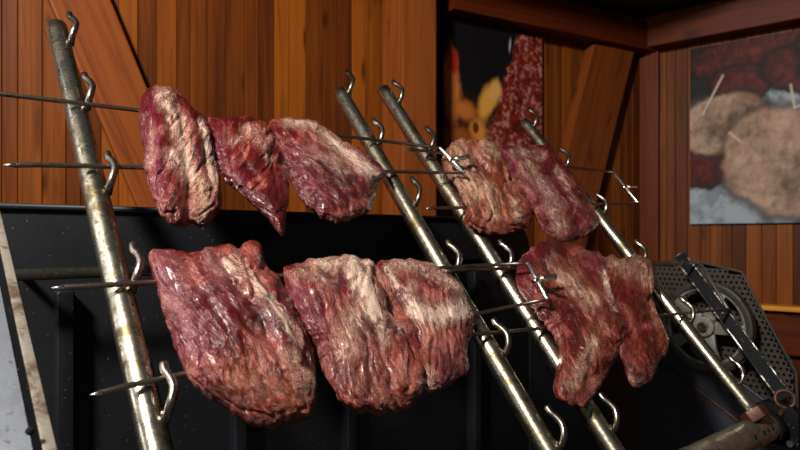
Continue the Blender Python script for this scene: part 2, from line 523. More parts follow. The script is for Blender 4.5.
def fire_pic(u, v):
    # u to the right, v up
    wob = fbm((u * 5, v * 5, 1.3))
    col = (0.006, 0.005, 0.006)
    # speckled crusted joint on the right, edge runs from top right down to bottom middle
    edge = 0.76 - (1 - v) * 0.42 + wob * 0.04
    if u > edge - .03:
        t = sst(edge - .03, edge + .02, u)
        sp = fbm((u * 26, v * 26, 5)); sp2 = fbm((u * 9, v * 9, 8))
        meat = mixc((0.16, 0.012, 0.006), (0.36, 0.16, 0.12), sst(-0.1, 0.75, sp + 0.35 * sp2))
        meat = mixc(meat, (0.07, 0.008, 0.004), sst(0.1, 0.5, -sp2))
        col = mixc(col, meat, t)
    # glow at the bottom and fingers of flame
    gl = sst(0.55, 0.1, v) * sst(0.75, 0.35, u) * 0.4
    col = mixc(col, (0.16, 0.035, 0.006), gl)
    for cx, cy, rx, ry, rot, c in ((0.08, 0.52, 0.085, 0.30, 0.08, (0.50, 0.14, 0.03)), (0.10, 0.70, .05, .10, 0, (0.40, 0.02, 0.01)),
                                   (0.43, 0.44, 0.085, 0.20, -0.5, (0.62, 0.28, 0.045)), (0.50, 0.53, .06, .09, -.4, (0.60, 0.32, 0.08)),
                                   (0.20, 0.36, 0.15, 0.09, -0.25, (0.42, 0.12, 0.02)), (0.32, 0.22, 0.09, 0.10, 0.2, (0.55, 0.20, 0.03)),
                                   (0.15, 0.15, 0.16, 0.10, 0.1, (0.25, 0.06, 0.01))):
        e = ell(u, v, cx, cy, rx, ry, rot) + wob * 0.25
        col = mixc(col, c, sst(1.2, 0.45, e))
    e = ell(u, v, 0.31, 0.24, 0.035, 0.05)
    col = mixc(col, (0.10, 0.02, 0.004), sst(1.1, 0.6, e))
    e = ell(u, v, 0.655, 0.90, 0.012, 0.07, -0.1)
    col = mixc(col, (0.35, 0.33, 0.30), sst(1.1, 0.4, e))
    return col


def ham_pic(u, v):
    x = u * 1.0; y = v
    wob = fbm((u * 6, v * 6, 2.3)); sp = fbm((u * 22, v * 22, 4))
    col = mixc((0.20, 0.23, 0.27), (0.33, 0.36, 0.40), sst(-.3, .3, wob))
    # dark background on the top left, dark red sausages along the top
    if y > 0.60 and x < .35: col = mixc(col, (0.012, 0.010, 0.010), sst(0.60, 0.72, y - x * .15))
    for cx, cy, rx, ry, rot in ((0.42, 0.93, 0.42, 0.11, 0.08), (0.30, 0.76, 0.17, 0.10, 0.0), (0.60, 0.80, 0.17, 0.11, -0.3), (0.86, 0.82, 0.22, 0.12, 0.1), (0.95, 1.0, 0.25, .14, .4), (0.05, 0.33, 0.19, 0.12, 0.1), (0.78, 0.95, 0.16, 0.10, 0.2)):
        e = ell(x, y, cx, cy, rx, ry, rot) + wob * 0.12
        col = mixc(col, (0.008, 0.004, 0.004), sst(1.3, 1.05, e))
        c = mixc((0.030, 0.004, 0.004), (0.15, 0.020, 0.018), sst(-.5, 1.2, sp * .6 + (0.4 - e * .4)))
        col = mixc(col, c, sst(1.12, 0.90, e))
    for cx, cy, rx, ry, rot in ((0.19, 0.55, 0.28, 0.17, 0.1), (1.05, 0.58, 0.20, 0.17, 0.0), (0.93, 0.14, 0.24, 0.18, 0.5), (0.54, 0.32, 0.36, 0.29, -0.35)):
        e = ell(x, y, cx, cy, rx, ry, rot) + wob * 0.10
        col = mixc(col, (0.03, 0.015, 0.013), 0.8 * sst(1.25, 1.0, e))
        c = mixc((0.15, 0.08, 0.05), (0.48, 0.32, 0.22), sst(-1.3, 1.3, sp * .5 + wob))
        c = mixc(c, (0.36, 0.13, 0.10), 0.5 * sst(0.0, 0.9, fbm((u * 8, v * 8, 11))))
        col = mixc(col, c, sst(1.06, 0.90, e))
    # strings
    for (ax, ay), (bx, by) in (((0.20, 0.82), (0.08, 0.62)), ((0.70, 0.84), (1.0, 0.72)), ((0.58, 0.72), (0.60, 0.60)), ((0.24, 0.50), (0.30, 0.45)), ((0.60, 0.60), (0.88, 0.66))):
        t = max(0, min(1, ((x - ax) * (bx - ax) + (y - ay) * (by - ay)) / ((bx - ax) ** 2 + (by - ay) ** 2)))
        d = math.hypot(x - ax - t * (bx - ax), y - ay - t * (by - ay))
        col = mixc(col, (0.50, 0.44, 0.34), 0.8 * sst(0.011, 0.003, d))
    return col


a0 = wl(443, 238, 0.022); a1 = wl(542, 238, 0.022); a0.z = a1.z = 0; a0 -= NL * .022; a1 -= NL * .022
z_t = wl(443, 19, 0.022).z; z_b = H + 0.29
picture('canvas_picture', a0, (a1 - a0).normalized(), z_t - z_b, (a1 - a0).length, NL, z_b, fire_pic, 'canvas picture of flames and a crusted joint on the back plank wall')
b0 = wr(690, 238, 0.022); b0.z = 0; b0 -= NR * .022
z_t = wr(690, 49, 0.022).z; z_b = wr(690, 224, 0.022).z
picture('canvas_picture', b0, WR, z_t - z_b, 0.62, NR, z_b, ham_pic, 'large canvas picture of tied hams and dark sausages on the right wall')

# ------------------------------------------------------------------ grill housing behind the rack
HM = 1.10                                           # distance of the back panel along M
def hb(px, py, off=0.0): return hit(px, py, CAM + M * (HM - off), M)
house = empty('grill_housing', V((hb(300, 300).x, hb(300, 300).y, 0)))
tag(house, 'black steel housing of the grill standing behind the leaning posts', 'grill')
top = []
tl = hb(-90, 205); zt = hb(150, 210).z
e0 = (hb(-90, 210) - CAM).dot(E1); e1_ = (hb(530, 260) - CAM).dot(E1)
def hp(e, z, off=0.0): return V((CAM.x, CAM.y, 0)) + E1 * e + M * (HM - off) + V((0, 0, z))
r = 0.085; pts = [hp(e0, 0.05), hp(e0, zt)]
for k in range(9):
    a = math.pi / 2 * k / 8
    pts.append(hp(e1_ - r + r * math.sin(a), zt - r + r * math.cos(a)))
pts.append(hp(e1_, 0.05))
bm = bmesh.new(); prism(bm, pts, M * 0.012); bevel(bm, 0.002, 2, 50)
smooth_by_angle(link('back_panel', bm, M_BLACK, house))
# folded lip along the top of the back panel
bm = bmesh.new(); tube(bm, [hp(e0, zt, .002), hp(e1_ - r, zt, .002)], 0.005, 10); link('rolled_edge', bm, M_BLACK, house)
# ribs pressed on the back panel
for px in (62, 235, 345, 470):
    c = hb(px, 300); e = (c - CAM).dot(E1)
    bm = bmesh.new(); prism(bm, [hp(e - .013, 0.06, -.001), hp(e + .013, 0.06, -.001), hp(e + .013, zt - .13, -.001), hp(e - .013, zt - .13, -.001)], -M * 0.03); bevel(bm, 0.006, 3)
    smooth_by_angle(link('upright_rib', bm, M_BLACK, house))
# lower box with right cheek
e2 = (hb(655, 300) - CAM).dot(E1)
bm = bmesh.new()
zl2 = hb(600, 268).z
prism(bm, [hp(e1_ - .004, 0.05, .004), hp(e2, 0.05, .004), hp(e2, zl2, .004), hp(e1_ - .004, zl2, .004)], M * 0.012); bevel(bm, 0.002, 2)
smooth_by_angle(link('lower_panel', bm, M_BLACK, house))
bm = bmesh.new(); c0 = hb(15, 276, .10); c1 = hb(560, 259, .10)
e_a = (c0 - CAM).dot(E1); e_b = (c1 - CAM).dot(E1)
c0 = CAM + E1 * e_a + M * (HM - .075) + V((0, 0, c0.z - H)); c1 = CAM + E1 * e_b + M * (HM - .075) + V((0, 0, c0.z - H))
tube(bm, [c0, c1], 0.0085, 16); 
o = link('drip_rail', bm, steel_mat('sooty_rail', (0.010, 0.008, 0.006), (0.006, 0.005, 0.004), 0.7, metal=0.0), house); o.data.materials[0].node_tree.nodes['Principled BSDF'].inputs['Specular IOR Level'].default_value = 0.08
for e in (e_a + .02, e_b - .02):
    bm = bmesh.new(); p = CAM + E1 * e + V((0, 0, c0.z - H)); tube(bm, [p + M * (HM - .075), p + M * (HM + .003)], 0.006, 10)
    link('rail_bracket', bm, M_BLACK, o)

# ------------------------------------------------------------------ leaning posts with hooks
RP = 0.0168
P_TOP = {1: (56.5, 27), 2: (340, 92), 3: (383.5, 90), 4: (524, 122)}
shaft_pt = pl(760, 430, -0.03)
def u_of(p): return (p - PP).dot(U)
u_shaft = u_of(shaft_pt)
# spacing of hooks up the posts from the leftmost post
P1A = pl(*P_TOP[1])
def on_post(top, u): return top + U * (u - u_of(top))
def find_u(top, py):
    lo, hi = -1.0, 1.0
    for _ in range(40):
        m = (lo + hi) / 2
        if proj(on_post(top, m) + N * .024)[1] > py: lo = m
        else: hi = m
    return (lo + hi) / 2
seats = [find_u(P1A, y) for y in (28, 99, 181, 283, 400)]
sp_ = (seats[0] - seats[4]) / 4
hook_u = [seats[0] - sp_ * k for k in range(6)]
print('hook spacing', sp_, 'shaft u', u_shaft, 'hooks', hook_u)
posts = {1: 'leftmost leaning steel rack post, in front of the broad timber brace', 2: 'second leaning steel rack post, left one of the close pair in the middle',
         3: 'third leaning steel rack post, right one of the close pair in the middle', 4: 'rightmost leaning steel rack post, ending in a rusty socket by the wheel'}
post_top = {}
for k, lab in posts.items():
    t = pl(*P_TOP[k]); post_top[k] = t
    b = on_post(t, u_shaft + 0.028)
    root = empty('rack_post', b); tag(root, lab, 'post', 'leaning rack posts')
    bm = bmesh.new(); pipe(bm, b, t, RP, RP - 0.003, 36, 40, 0.0006)
    smooth_by_angle(link('steel_pipe', bm, M_POST, root), 50)
    for i, uh in enumerate(hook_u):
        c = on_post(t, uh + (0.004 if i % 2 else -0.002) + random.uniform(-.002, .002))
        base = c - U * 0.010 + E1 * 0.0130 + N * 0.0090
        tilt = random.uniform(-0.12, 0.12)
        loc = [(-0.002, -0.006), (0.010, -0.003), (0.0195, 0.006), (0.0240, 0.020), (0.0225, 0.034), (0.0195, 0.046), (0.0185, 0.058)]
        pts = [base + N * a + U * bb + E1 * (0.001 + 0.006 * math.sin(max(0, min(1, bb / .045)) * math.pi) + 0.13 * bb + tilt * bb) for a, bb in loc]
        bm = bmesh.new(); path = crom(pts, 5)
        tube(bm, path, [0.0055] * (len(path) - 2) + [0.0050, 0.0034], 12)
        h = link('hook', bm, M_HOOK, root)
        bm = bmesh.new(); bmesh.ops.create_icosphere(bm, subdivisions=3, radius=0.0075)
        for v in bm.verts:
            q = v.co.copy(); q = q * (1 + 0.35 * noise.noise(q * 220)); v.co = base - N * .001 + q
        link('weld', bm, M_POST, h)
    # rusty socket at the foot
    bm = bmesh.new(); x, y = frame_of(U)
    for zz in (0.0,):
        pts6 = [b - U * 0.012 + (x * math.cos(a) + y * math.sin(a)) * 0.029 for a in [math.pi / 3 * q for q in range(6)]]
        prism(bm, pts6, U * 0.026); bevel(bm, 0.0025, 2)
    smooth_by_angle(link('socket_nut', bm, M_RUST, root))

# the turning shaft the posts plug into
sc0 = shaft_pt + U * 0.0
e_s = lambda e: shaft_pt + E1 * e
bm = bmesh.new(); pipe(bm, e_s(-1.15), e_s(0.055), 0.031, 0.025, 48, 60, 0.0015)
root = empty('turning_shaft', e_s(-0.5)); tag(root, 'thick blotchy galvanised pipe at the foot of the rightmost post', 'pipe')
smooth_by_angle(link('pipe_body', bm, M_SHAFT, root), 50)
for e, sgn in ((-0.008, 1), (-0.030, 1), (-0.055, 1), (-0.10, 1)):
    d = (CAM - e_s(e)); d = (d - E1 * d.dot(E1)).normalized(); d = (d * 0.9 - U * 0.25).normalized()
    d = (d - E1 * d.dot(E1)).normalized()
    bm = bmesh.new(); c = e_s(e) + d * 0.0300
    x, y = frame_of(d)
    ring = []
    tube(bm, [c, c + d * 0.0016], 0.0052, 18)
    link('hole_dark_disc', bm, M_HOLE, root)  # solid black disc painted as the dark of a hole
bm = bmesh.new(); pipe(bm, e_s(0.030), e_s(0.052), 0.037, 0.0305, 40, 4); smooth_by_angle(link('clamp_collar', bm, M_BAR, root), 40)
# bearing block that carries the shaft
bb_c = e_s(0.085)
bm = bmesh.new(); x = M; q = [bb_c + M * a + V((0, 0, b)) for a, b in ((-.05, -.05), (.05, -.05), (.05, .03), (.03, .045), (-.03, .045), (-.05, .03))]
prism(bm, q, E1 * 0.03); bevel(bm, .004, 2); smooth_by_angle(link('bearing_block', bm, M_BAR, root))
bm = bmesh.new(); tube(bm, [e_s(.04), bb_c + E1 * .04], 0.012, 20); link('stub_axle', bm, M_HOOK, root)
# bright bolt heads near the block
for dx, dz in ((0.0, 0.045),):
    bm = bmesh.new(); c = bb_c - E1 * 0.012 + V((0, 0, -.038)) - M * .035; tube(bm, [c, c + E1 * 0.014], 0.008, 6); smooth_by_angle(link('bolt_head', bm, M_BRIGHT, root), 20)

# ------------------------------------------------------------------ double skewers
def fork(tu, tl_, ends, label, bolt_dir, loc_off=0.024, end_off=0.024, bolt=True):
    """tu, tl_: pixel tips of the upper and lower tine, ends: pixel of the crossbar ends"""
    a0, a1 = pl(*tu, loc_off), pl(*ends[0], end_off)
    b0, b1 = pl(*tl_, loc_off), pl(*ends[1], end_off)
    root = empty('double_skewer', (a1 + b1) / 2); tag(root, label, 'skewer', 'double skewers')
    for p, q, qq in ((a0, a1, pl(*ends[0], loc_off)), (b0, b1, pl(*ends[1], loc_off))):
        n = 24; d = (qq - p); pts = []; rad = []
        pts.append(p); rad.append(0.0004)
        pts.append(p + d.normalized() * 0.006); rad.append(0.0018)
        pts.append(p + d.normalized() * 0.014); rad.append(0.0035)
        ph = random.random() * 6
        for i in range(1, n + 1):
            t = i / n; c = p + d * t
            c += U * 0.0018 * math.sin(t * 7 + ph) * (1 - t)
            c += (q - qq) * max(0.0, (t - 0.84) / 0.16) ** 1.3
            pts.append(c); rad.append(0.0035)
        bm = bmesh.new(); tube(bm, pts, rad, 12)
        o = link('tine', bm, M_TINE, root)
        bm = bmesh.new(); tube(bm, [p - d.normalized() * .0006, p + d.normalized() * 0.0062, p + d.normalized() * .012], [0.0006, 0.0022, 0.0037], 12)
        tag(link('ground_tip', bm, M_BRIGHT, o), 'bright ground tip')
    cd = (b1 - a1).normalized()
    bm = bmesh.new(); tube(bm, [a1 - cd * .003, a1 + cd * .0005, b1 - cd * 0.0005, b1 + cd * .003], [.003, .0042, .0042, .003], 12)
    tag(link('crossbar', bm, M_BRIGHT, root), 'bright steel crossbar')
    if not bolt: return
    mid = (a1 + b1) / 2; bd = bolt_dir.normalized()
    bm = bmesh.new(); pts = []; rad = []
    for i in range(41):
        pts.append(mid + bd * (-0.010 + 0.066 * i / 40)); rad.append(0.0046 + (0.0008 if i % 2 else 0))
    tube(bm, pts, rad, 12); bt = link('clamp_bolt', bm, M_BRASS, root)
    bm = bmesh.new(); c = mid + bd * 0.010; x, y = frame_of(bd)
    tube(bm, [c, c + bd * 0.008], 0.009, 6); smooth_by_angle(link('nut', bm, M_BRASS, bt), 20)
    bm = bmesh.new()
    for sgn in (1, -1):
        prof = [c + bd * 0.006 + x * sgn * .005, c + bd * 0.014 + x * sgn * 0.013, c + bd * 0.020 + x * sgn * 0.022, c + bd * 0.011 + x * sgn * 0.024, c + bd * 0.000 + x * sgn * 0.012]
        prism(bm, [p - y * .0013 for p in prof], y * 0.0026)
    smooth_by_angle(link('wing', bm, M_BRASS, bt), 30)


fork((-40, 88), (4, 165), [(440, 148), (464, 173)], 'upper left double skewer holding three pieces of meat above the black housing', E1 + V((0, 0, .25)), end_off=0.058)
fork((52, 288), (90, 395), [(528, 263), (547, 299)], 'lower left double skewer holding the three largest pieces of meat', E1 + V((0, 0, .12)), end_off=0.072)
fork((405, 149), (427, 208), [(613, 172), (638, 203)], 'upper right double skewer holding the two dark fatty pieces of meat', E1 + V((0.1, 0, .02)))
fork((446, 271), (458, 336), [(700, 263), (728, 309)], 'lower right double skewer holding two bright red pieces before the wheel', -N, bolt=False)

# ------------------------------------------------------------------ meat
def seg_dist(X, Y, poly):
    best = np.full(X.shape, 1e9)
    for (ax, ay), (bx, by) in zip(poly, poly[1:]):
        dx, dy = bx - ax, by - ay
        t = np.clip(((X - ax) * dx + (Y - ay) * dy) / (dx * dx + dy * dy + 1e-9), 0, 1)
        best = np.minimum(best, np.hypot(X - ax - t * dx, Y - ay - t * dy))
    return best


def closed_spline(pts, per=8):
    n = len(pts); out = []
    for i in range(n):
        a, b, c, d = (np.array(pts[(i + j - 1) % n], float) for j in range(4))
        for k in range(per):
            t = k / per
            out.append(0.5 * (2 * b + (c - a) * t + (2 * a - 5 * b + 4 * c - d) * t * t + (3 * b - a - 3 * c + d) * t ** 3))
    return np.array(out)


def meat(outline, thick, fib_deg, label, group, grooves=(), fat=(), purple=(), tan=(), lumps=(), rough=1.0, off=0.024, seed=0, extra=None, nt=260, nf=130, fat0=0.0, center=None, boxy=0.62, tan0=0.0, pur0=0.0):
    sp = closed_spline(outline)
    A = 0.5 * np.sum(sp[:, 0] * np.roll(sp[:, 1], -1) - np.roll(sp[:, 0], -1) * sp[:, 1])
    cr = sp[:, 0] * np.roll(sp[:, 1], -1) - np.roll(sp[:, 0], -1) * sp[:, 1]
    cx = np.sum((sp[:, 0] + np.roll(sp[:, 0], -1)) * cr) / (6 * A); cy = np.sum((sp[:, 1] + np.roll(sp[:, 1], -1)) * cr) / (6 * A)
    if center: cx, cy = center
    th = np.linspace(0, 2 * np.pi, nt, endpoint=False)
    # radius in every direction: farthest crossing of the outline
    R = np.zeros(nt)
    X0, Y0 = sp[:, 0] - cx, sp[:, 1] - cy
    X1, Y1 = np.roll(X0, -1), np.roll(Y0, -1)
    for i, a in enumerate(th):
        c, s = math.cos(a), math.sin(a)
        s0 = -X0 * s + Y0 * c; s1 = -X1 * s + Y1 * c
        m = (s0 * s1 <= 0) & (np.abs(s0 - s1) > 1e-12)
        t = s0[m] / (s0[m] - s1[m]); r = (X0[m] + (X1[m] - X0[m]) * t) * c + (Y0[m] + (Y1[m] - Y0[m]) * t) * s
        R[i] = r.max() if len(r) and r.max() > 0 else (R[i - 1] if i else 10)
    R = R + 0.6
    R = R * np.array([1 + 0.028 * noise.noise(V((math.cos(a) * 5, math.sin(a) * 5, seed * 9.0))) + 0.024 * noise.noise(V((math.cos(a) * 13, math.sin(a) * 13, seed * 5.0))) for a in th])
    C = pl(cx, cy, off)
    vdir = (CAM - C).normalized()                       # thickness of the lump runs this way
    vdir = (vdir * 0.8 + N * 0.2).normalized()
    depth = (C - CAM).y
    mpx = depth / F                                      # metres per pixel here
    phi = np.linspace(-np.pi / 2, np.pi / 2, nf + 1)
    TH, PH = np.meshgrid(th, phi)
    rr = np.cos(PH) ** boxy
    px = cx + R[None, :] * rr * np.cos(TH); py = cy + R[None, :] * rr * np.sin(TH)
    T = thick * np.sign(np.sin(PH)) * np.abs(np.sin(PH)) ** 0.95
    front = PH > 0
    # features drawn on the lump
    g = np.zeros_like(px)
    for poly, wd, dp in grooves: g -= 1.5 * dp * np.exp(-(seg_dist(px, py, poly) / wd) ** 2)
    for poly, wd, dp in lumps: g += dp * np.exp(-(seg_dist(px, py, poly) / wd) ** 2)
    g *= np.clip(np.abs(np.sin(PH)) * 1.6, 0, 1)
    F1 = np.full_like(px, fat0); F2 = np.full_like(px, pur0); F3 = np.full_like(px, tan0)
    for lst, arr in ((fat, F1), (purple, F2), (tan, F3)):
        for poly, wd, vv in lst:
            np.maximum(arr, vv * np.exp(-(seg_dist(px, py, poly) / wd) ** 2), out=arr)
    fa = math.radians(fib_deg); fx, fy = math.cos(fa), -math.sin(fa)
    # positions
    P0 = np.zeros(px.shape + (3,))
    rx, rz = (px - HX) / F, (HY - py) / F
    npl = np.array(N); p0 = np.array(PP + N * off - CAM)
    den = rx * npl[0] + npl[1] + rz * npl[2]
    dd = p0.dot(npl) / den
    P0[..., 0] = rx * dd; P0[..., 1] = dd; P0[..., 2] = H + rz * dd
    P = P0 + np.array(vdir)[None, None, :] * T[..., None]
    ctr = P.mean(axis=(0, 1))
    sd = V((seed * 3.7, seed * 1.3, seed * 7.1))
    me = bpy.data.meshes.new('meat_piece')
    bm = bmesh.new()
    rows = []; fibs = []; pats = []
    al = (px - cx) * fx + (py - cy) * fy; ac = (px - cx) * fy * -1 + (py - cy) * fx
    for j in range(nf + 1):
        row = []
        last = None
        for i in range(nt):
            if j in (0, nf) and i > 0:
                row.append(row[0]); continue
            p = V(P[j, i]); out = (p - V(ctr))
            # outward direction: mix of radial in plane and view thickness
            ph = PH[j, i]
            radial = V(P0[j, i]) - C
            nn = (radial.normalized() * math.cos(ph) ** 1.2 if radial.length > 1e-6 else V((0, 0, 0))) + vdir * math.sin(ph)
            nn = nn.normalized() if nn.length > 1e-6 else vdir
            a_, c_ = al[j, i] * mpx, ac[j, i] * mpx
            t_ = T[j, i]
            # warp fibres so they do not run dead straight
            wv = noise.noise(V((a_ * 9, c_ * 9, t_ * 9)) + sd) * 0.02
            c2 = c_ + wv
            q1 = V((a_ * 13, c2 * 26, t_ * 24)) + sd
            q2 = V((a_ * 30, c2 * 95, t_ * 70)) + sd
            q3 = V((a_ * 85, c2 * 170, t_ * 150)) + sd
            h1 = noise.noise(q1); h2 = noise.noise(q2); h3 = noise.noise(q3)
            rdg = 1 - abs(noise.noise(V((a_ * 16, c2 * 44, t_ * 40)) + sd * 2)) * 2.6
            edge = math.cos(ph) ** 4
            k = rough * (1 - 0.25 * edge)
            disp = k * (0.0105 * h1 + 0.0032 * h2 + 0.0018 * h3 - 0.0080 * max(0, rdg - 0.5)) + g[j, i] * 0.001
            v = bm.verts.new(p + nn * disp)
            row.append(v); fibs.append((a_ + seed * .31, c2 + seed * .17, t_)); pats.append((F1[j, i], F2[j, i], F3[j, i]))
        rows.append(row)
    for j in range(nf):
        for i in range(nt):
            a, b, c, d = rows[j][i], rows[j][(i + 1) % nt], rows[j + 1][(i + 1) % nt], rows[j + 1][i]
            vs = []
            for v in (a, b, c, d):
                if v not in vs: vs.append(v)
            if len(vs) > 2:
                try: bm.faces.new(vs)
                except ValueError: pass
    bmesh.ops.recalc_face_normals(bm, faces=bm.faces)
    bm.normal_update(); bm.to_mesh(me); bm.free()
    for p in me.polygons: p.use_smooth = True
    fa_ = me.attributes.new('fib', 'FLOAT_VECTOR', 'POINT'); fa_.data.foreach_set('vector', np.array(fibs, dtype=np.float32).ravel())
    pa_ = me.attributes.new('pat', 'FLOAT_COLOR', 'POINT')
    pt = np.ones((len(pats), 4), dtype=np.float32); pt[:, :3] = np.array(pats); pa_.data.foreach_set('color', np.clip(pt, 0, 1).ravel())
    me.materials.append(M_MEAT)
    o = bpy.data.objects.new('meat_piece', me); COL.objects.link(o)
    tag(o, label, 'meat', group)
    return o


O1 = [(143, 97), (150, 90), (158, 87), (173, 88), (185, 98), (193, 110), (202, 118), (208, 130), (213, 147), (218, 167), (222, 187), (223, 208), (218, 220), (204, 226), (192, 223), (180, 226), (163, 220), (157, 208), (150, 190), (145, 173), (142, 150), (139, 130), (140, 110)]
O2 = [(209, 119), (228, 119), (244, 118), (259, 121), (270, 130), (279, 144), (284, 162), (286, 181), (288, 196), (285, 212), (284, 224), (281, 234), (275, 226), (266, 217), (254, 206), (243, 193), (234, 187), (224, 178), (218, 162), (213, 147), (208, 131)]
O3 = [(272, 123), (287, 119), (303, 120), (316, 123), (331, 133), (346, 145), (362, 151), (374, 159), (383, 168), (386, 175), (379, 184), (374, 199), (368, 212), (355, 220), (340, 222), (324, 218), (309, 207), (298, 195), (290, 181), (284, 165), (277, 150), (271, 136)]
O4 = [(148, 255), (166, 252), (196, 254), (209, 245), (231, 247), (239, 251), (245, 243), (257, 246), (262, 258), (267, 267), (280, 283), (291, 304), (305, 330), (314, 356), (315, 382), (310, 404), (307, 420), (288, 427), (262, 425), (235, 414), (205, 394), (190, 379), (185, 363), (179, 346), (170, 328), (163, 309), (156, 287), (150, 274)]
O5 = [(284, 272), (302, 265), (325, 259), (356, 257), (375, 262), (386, 274), (393, 291), (401, 306), (412, 322), (419, 341), (423, 363), (425, 388), (416, 402), (394, 411), (367, 415), (352, 411), (341, 401), (329, 382), (321, 363), (316, 348), (305, 333), (296, 314), (288, 295)]
O6 = [(377, 264), (397, 260), (416, 260), (435, 266), (454, 281), (465, 295), (471, 309), (476, 322), (471, 335), (467, 352), (466, 367), (455, 381), (440, 392), (429, 394), (421, 384), (418, 363), (414, 341), (409, 324), (400, 307), (388, 284)]
O7 = [(447, 150), (455, 142), (478, 140), (495, 145), (505, 160), (516, 173), (525, 190), (533, 208), (531, 223), (517, 232), (498, 233), (478, 230), (465, 221), (467, 205), (460, 190), (450, 176), (445, 162)]
O8 = [(497, 147), (520, 146), (544, 147), (558, 156), (572, 176), (586, 195), (596, 213), (595, 226), (582, 237), (563, 241), (548, 235), (538, 223), (530, 204), (519, 185), (504, 166)]
O9 = [(519, 264), (533, 248), (557, 243), (582, 248), (601, 256), (609, 278), (615, 303), (625, 327), (627, 342), (617, 361), (601, 381), (592, 396), (577, 406), (562, 399), (555, 386), (560, 361), (558, 344), (544, 322), (527, 303), (517, 283)]
O10 = [(600, 261), (611, 256), (620, 260), (633, 254), (645, 258), (653, 266), (655, 283), (652, 300), (662, 325), (666, 347), (658, 366), (650, 381), (636, 388), (627, 378), (623, 366), (616, 345), (609, 322), (603, 298), (600, 278)]

G1, G2, G3, G4 = 'meat pieces on the upper left skewer', 'meat pieces on the lower left skewer', 'meat pieces on the upper right skewer', 'meat pieces on the lower right skewer'
meat(O1, 0.042, 72, 'tall pale-streaked piece of meat, leftmost on the upper left skewer', G1, seed=1,
     grooves=[([(176, 100), (183, 140), (186, 175), (189, 224)], 4, 5), ([(197, 125), (207, 165), (211, 200)], 3, 3), ([(156, 98), (166, 112), (168, 140)], 3, 2.5)],
     fat=[([(163, 97), (176, 125), (184, 160), (190, 180)], 10, 0.75), ([(200, 125), (212, 160), (215, 190)], 6, .7), ([(172, 160), (198, 185), (204, 212)], 9, .85), ([(178, 135), (186, 170)], 4, 1.1), ([(206, 150), (212, 175)], 3.5, 1.0), ([(150, 125), (147, 165)], 5, .4)],
     purple=[([(152, 105), (152, 150), (160, 195)], 9, 0.9)], tan=[([(196, 190), (205, 215)], 10, 0.7)])
meat(O2, 0.036, 60, 'small pointed piece of meat in the middle of the upper left skewer', G1, seed=2,
     grooves=[([(240, 155), (247, 172), (262, 190)], 3.5, 4), ([(272, 150), (277, 200)], 3, 3)],
     lumps=[([(234, 178), (238, 182)], 6, 4)],
     fat=[([(245, 130), (262, 145), (268, 160)], 7, 0.5), ([(240, 140), (230, 145)], 5, .4)], purple=[([(220, 135), (224, 155), (236, 180)], 8, 0.85)])
meat(O3, 0.042, -38, 'rounded reddish piece of meat with a white streak, rightmost on the upper left skewer', G1, seed=3, rough=0.85,
     grooves=[([(282, 130), (290, 150), (296, 175)], 4, 4), ([(318, 135), (340, 150), (362, 165)], 2.5, 2.2)],
     fat=[([(288, 124), (312, 127), (330, 140)], 6, 0.75), ([(332, 145), (350, 160), (372, 178)], 7, 1.15), ([(328, 165), (340, 172)], 10, .5), ([(305, 165), (320, 160)], 7, .3)],
     purple=[([(290, 160), (310, 195)], 10, 0.45), ([(365, 158), (381, 172)], 5, .8)])
m4 = meat(O4, 0.050, -48, 'big dark red piece of meat with painted purple sheen, leftmost on the lower left skewer', G2, seed=4, nt=320, nf=170,
     grooves=[([(214, 252), (232, 285), (258, 318), (270, 345)], 4.5, 5.5), ([(180, 262), (205, 300), (228, 335)], 4, 4), ([(252, 270), (285, 325), (305, 370)], 4, 4), ([(243, 262), (252, 300)], 2.5, 3)],
     lumps=[([(195, 270), (230, 330)], 9, 3), ([(240, 290), (275, 340)], 6, 3), ([(210, 370), (270, 405)], 16, 4)],
     fat=[([(232, 262), (262, 300), (292, 345)], 7, 0.62), ([(206, 258), (225, 280)], 5, .4), ([(285, 355), (300, 385)], 9, 0.45), ([(256, 290), (272, 315), (292, 348)], 3.5, 1.0), ([(268, 300), (285, 330)], 4, .9), ([(222, 262), (240, 285)], 3, .8)],
     purple=[([(160, 262), (172, 300), (195, 350)], 17, 0.9), ([(205, 260), (225, 300)], 8, .5)], tan=[([(240, 375), (300, 400)], 22, 0.9)])
meat(O5, 0.048, -70, 'broad pale-topped piece of meat in the middle of the lower left skewer', G2, seed=5, nt=320, nf=170,
     grooves=[([(330, 275), (345, 310)], 5, 4), ([(375, 270), (392, 295), (404, 320), (414, 360)], 4, 9), ([(394, 303), (402, 318)], 6, 16), ([(320, 300), (330, 350), (345, 395)], 4, 2.5)],
     lumps=[([(350, 340), (365, 400)], 14, 3)],
     fat=[([(315, 265), (350, 264), (368, 275)], 9, 0.8), ([(352, 270), (365, 300), (372, 318)], 11, 1.1), ([(350, 262), (372, 266)], 5, 1.0), ([(372, 318), (382, 345)], 6, .7), ([(352, 320), (345, 350)], 12, 0.55), ([(300, 275), (330, 285)], 8, .45), ([(385, 300), (400, 330)], 7, .7)],
     purple=[([(296, 290), (312, 325), (325, 350)], 11, 0.85), ([(335, 285), (345, 300)], 8, .5)], tan=[([(340, 360), (395, 395)], 26, 0.55)])
meat(O6, 0.042, -75, 'smaller pale piece of meat with a red foot, rightmost on the lower left skewer', G2, seed=6, rough=0.9,
     grooves=[([(392, 272), (404, 285)], 4, 3), ([(430, 345), (428, 372)], 3, 3)],
     fat=[([(395, 265), (430, 272), (452, 292)], 9, 0.62), ([(412, 312), (430, 320), (458, 312)], 10, 1.15), ([(386, 268), (396, 290)], 4, .9), ([(425, 375), (430, 388)], 6, .7), ([(405, 300), (410, 290)], 5, .7)],
     tan=[([(425, 340), (426, 385)], 7, .5)])
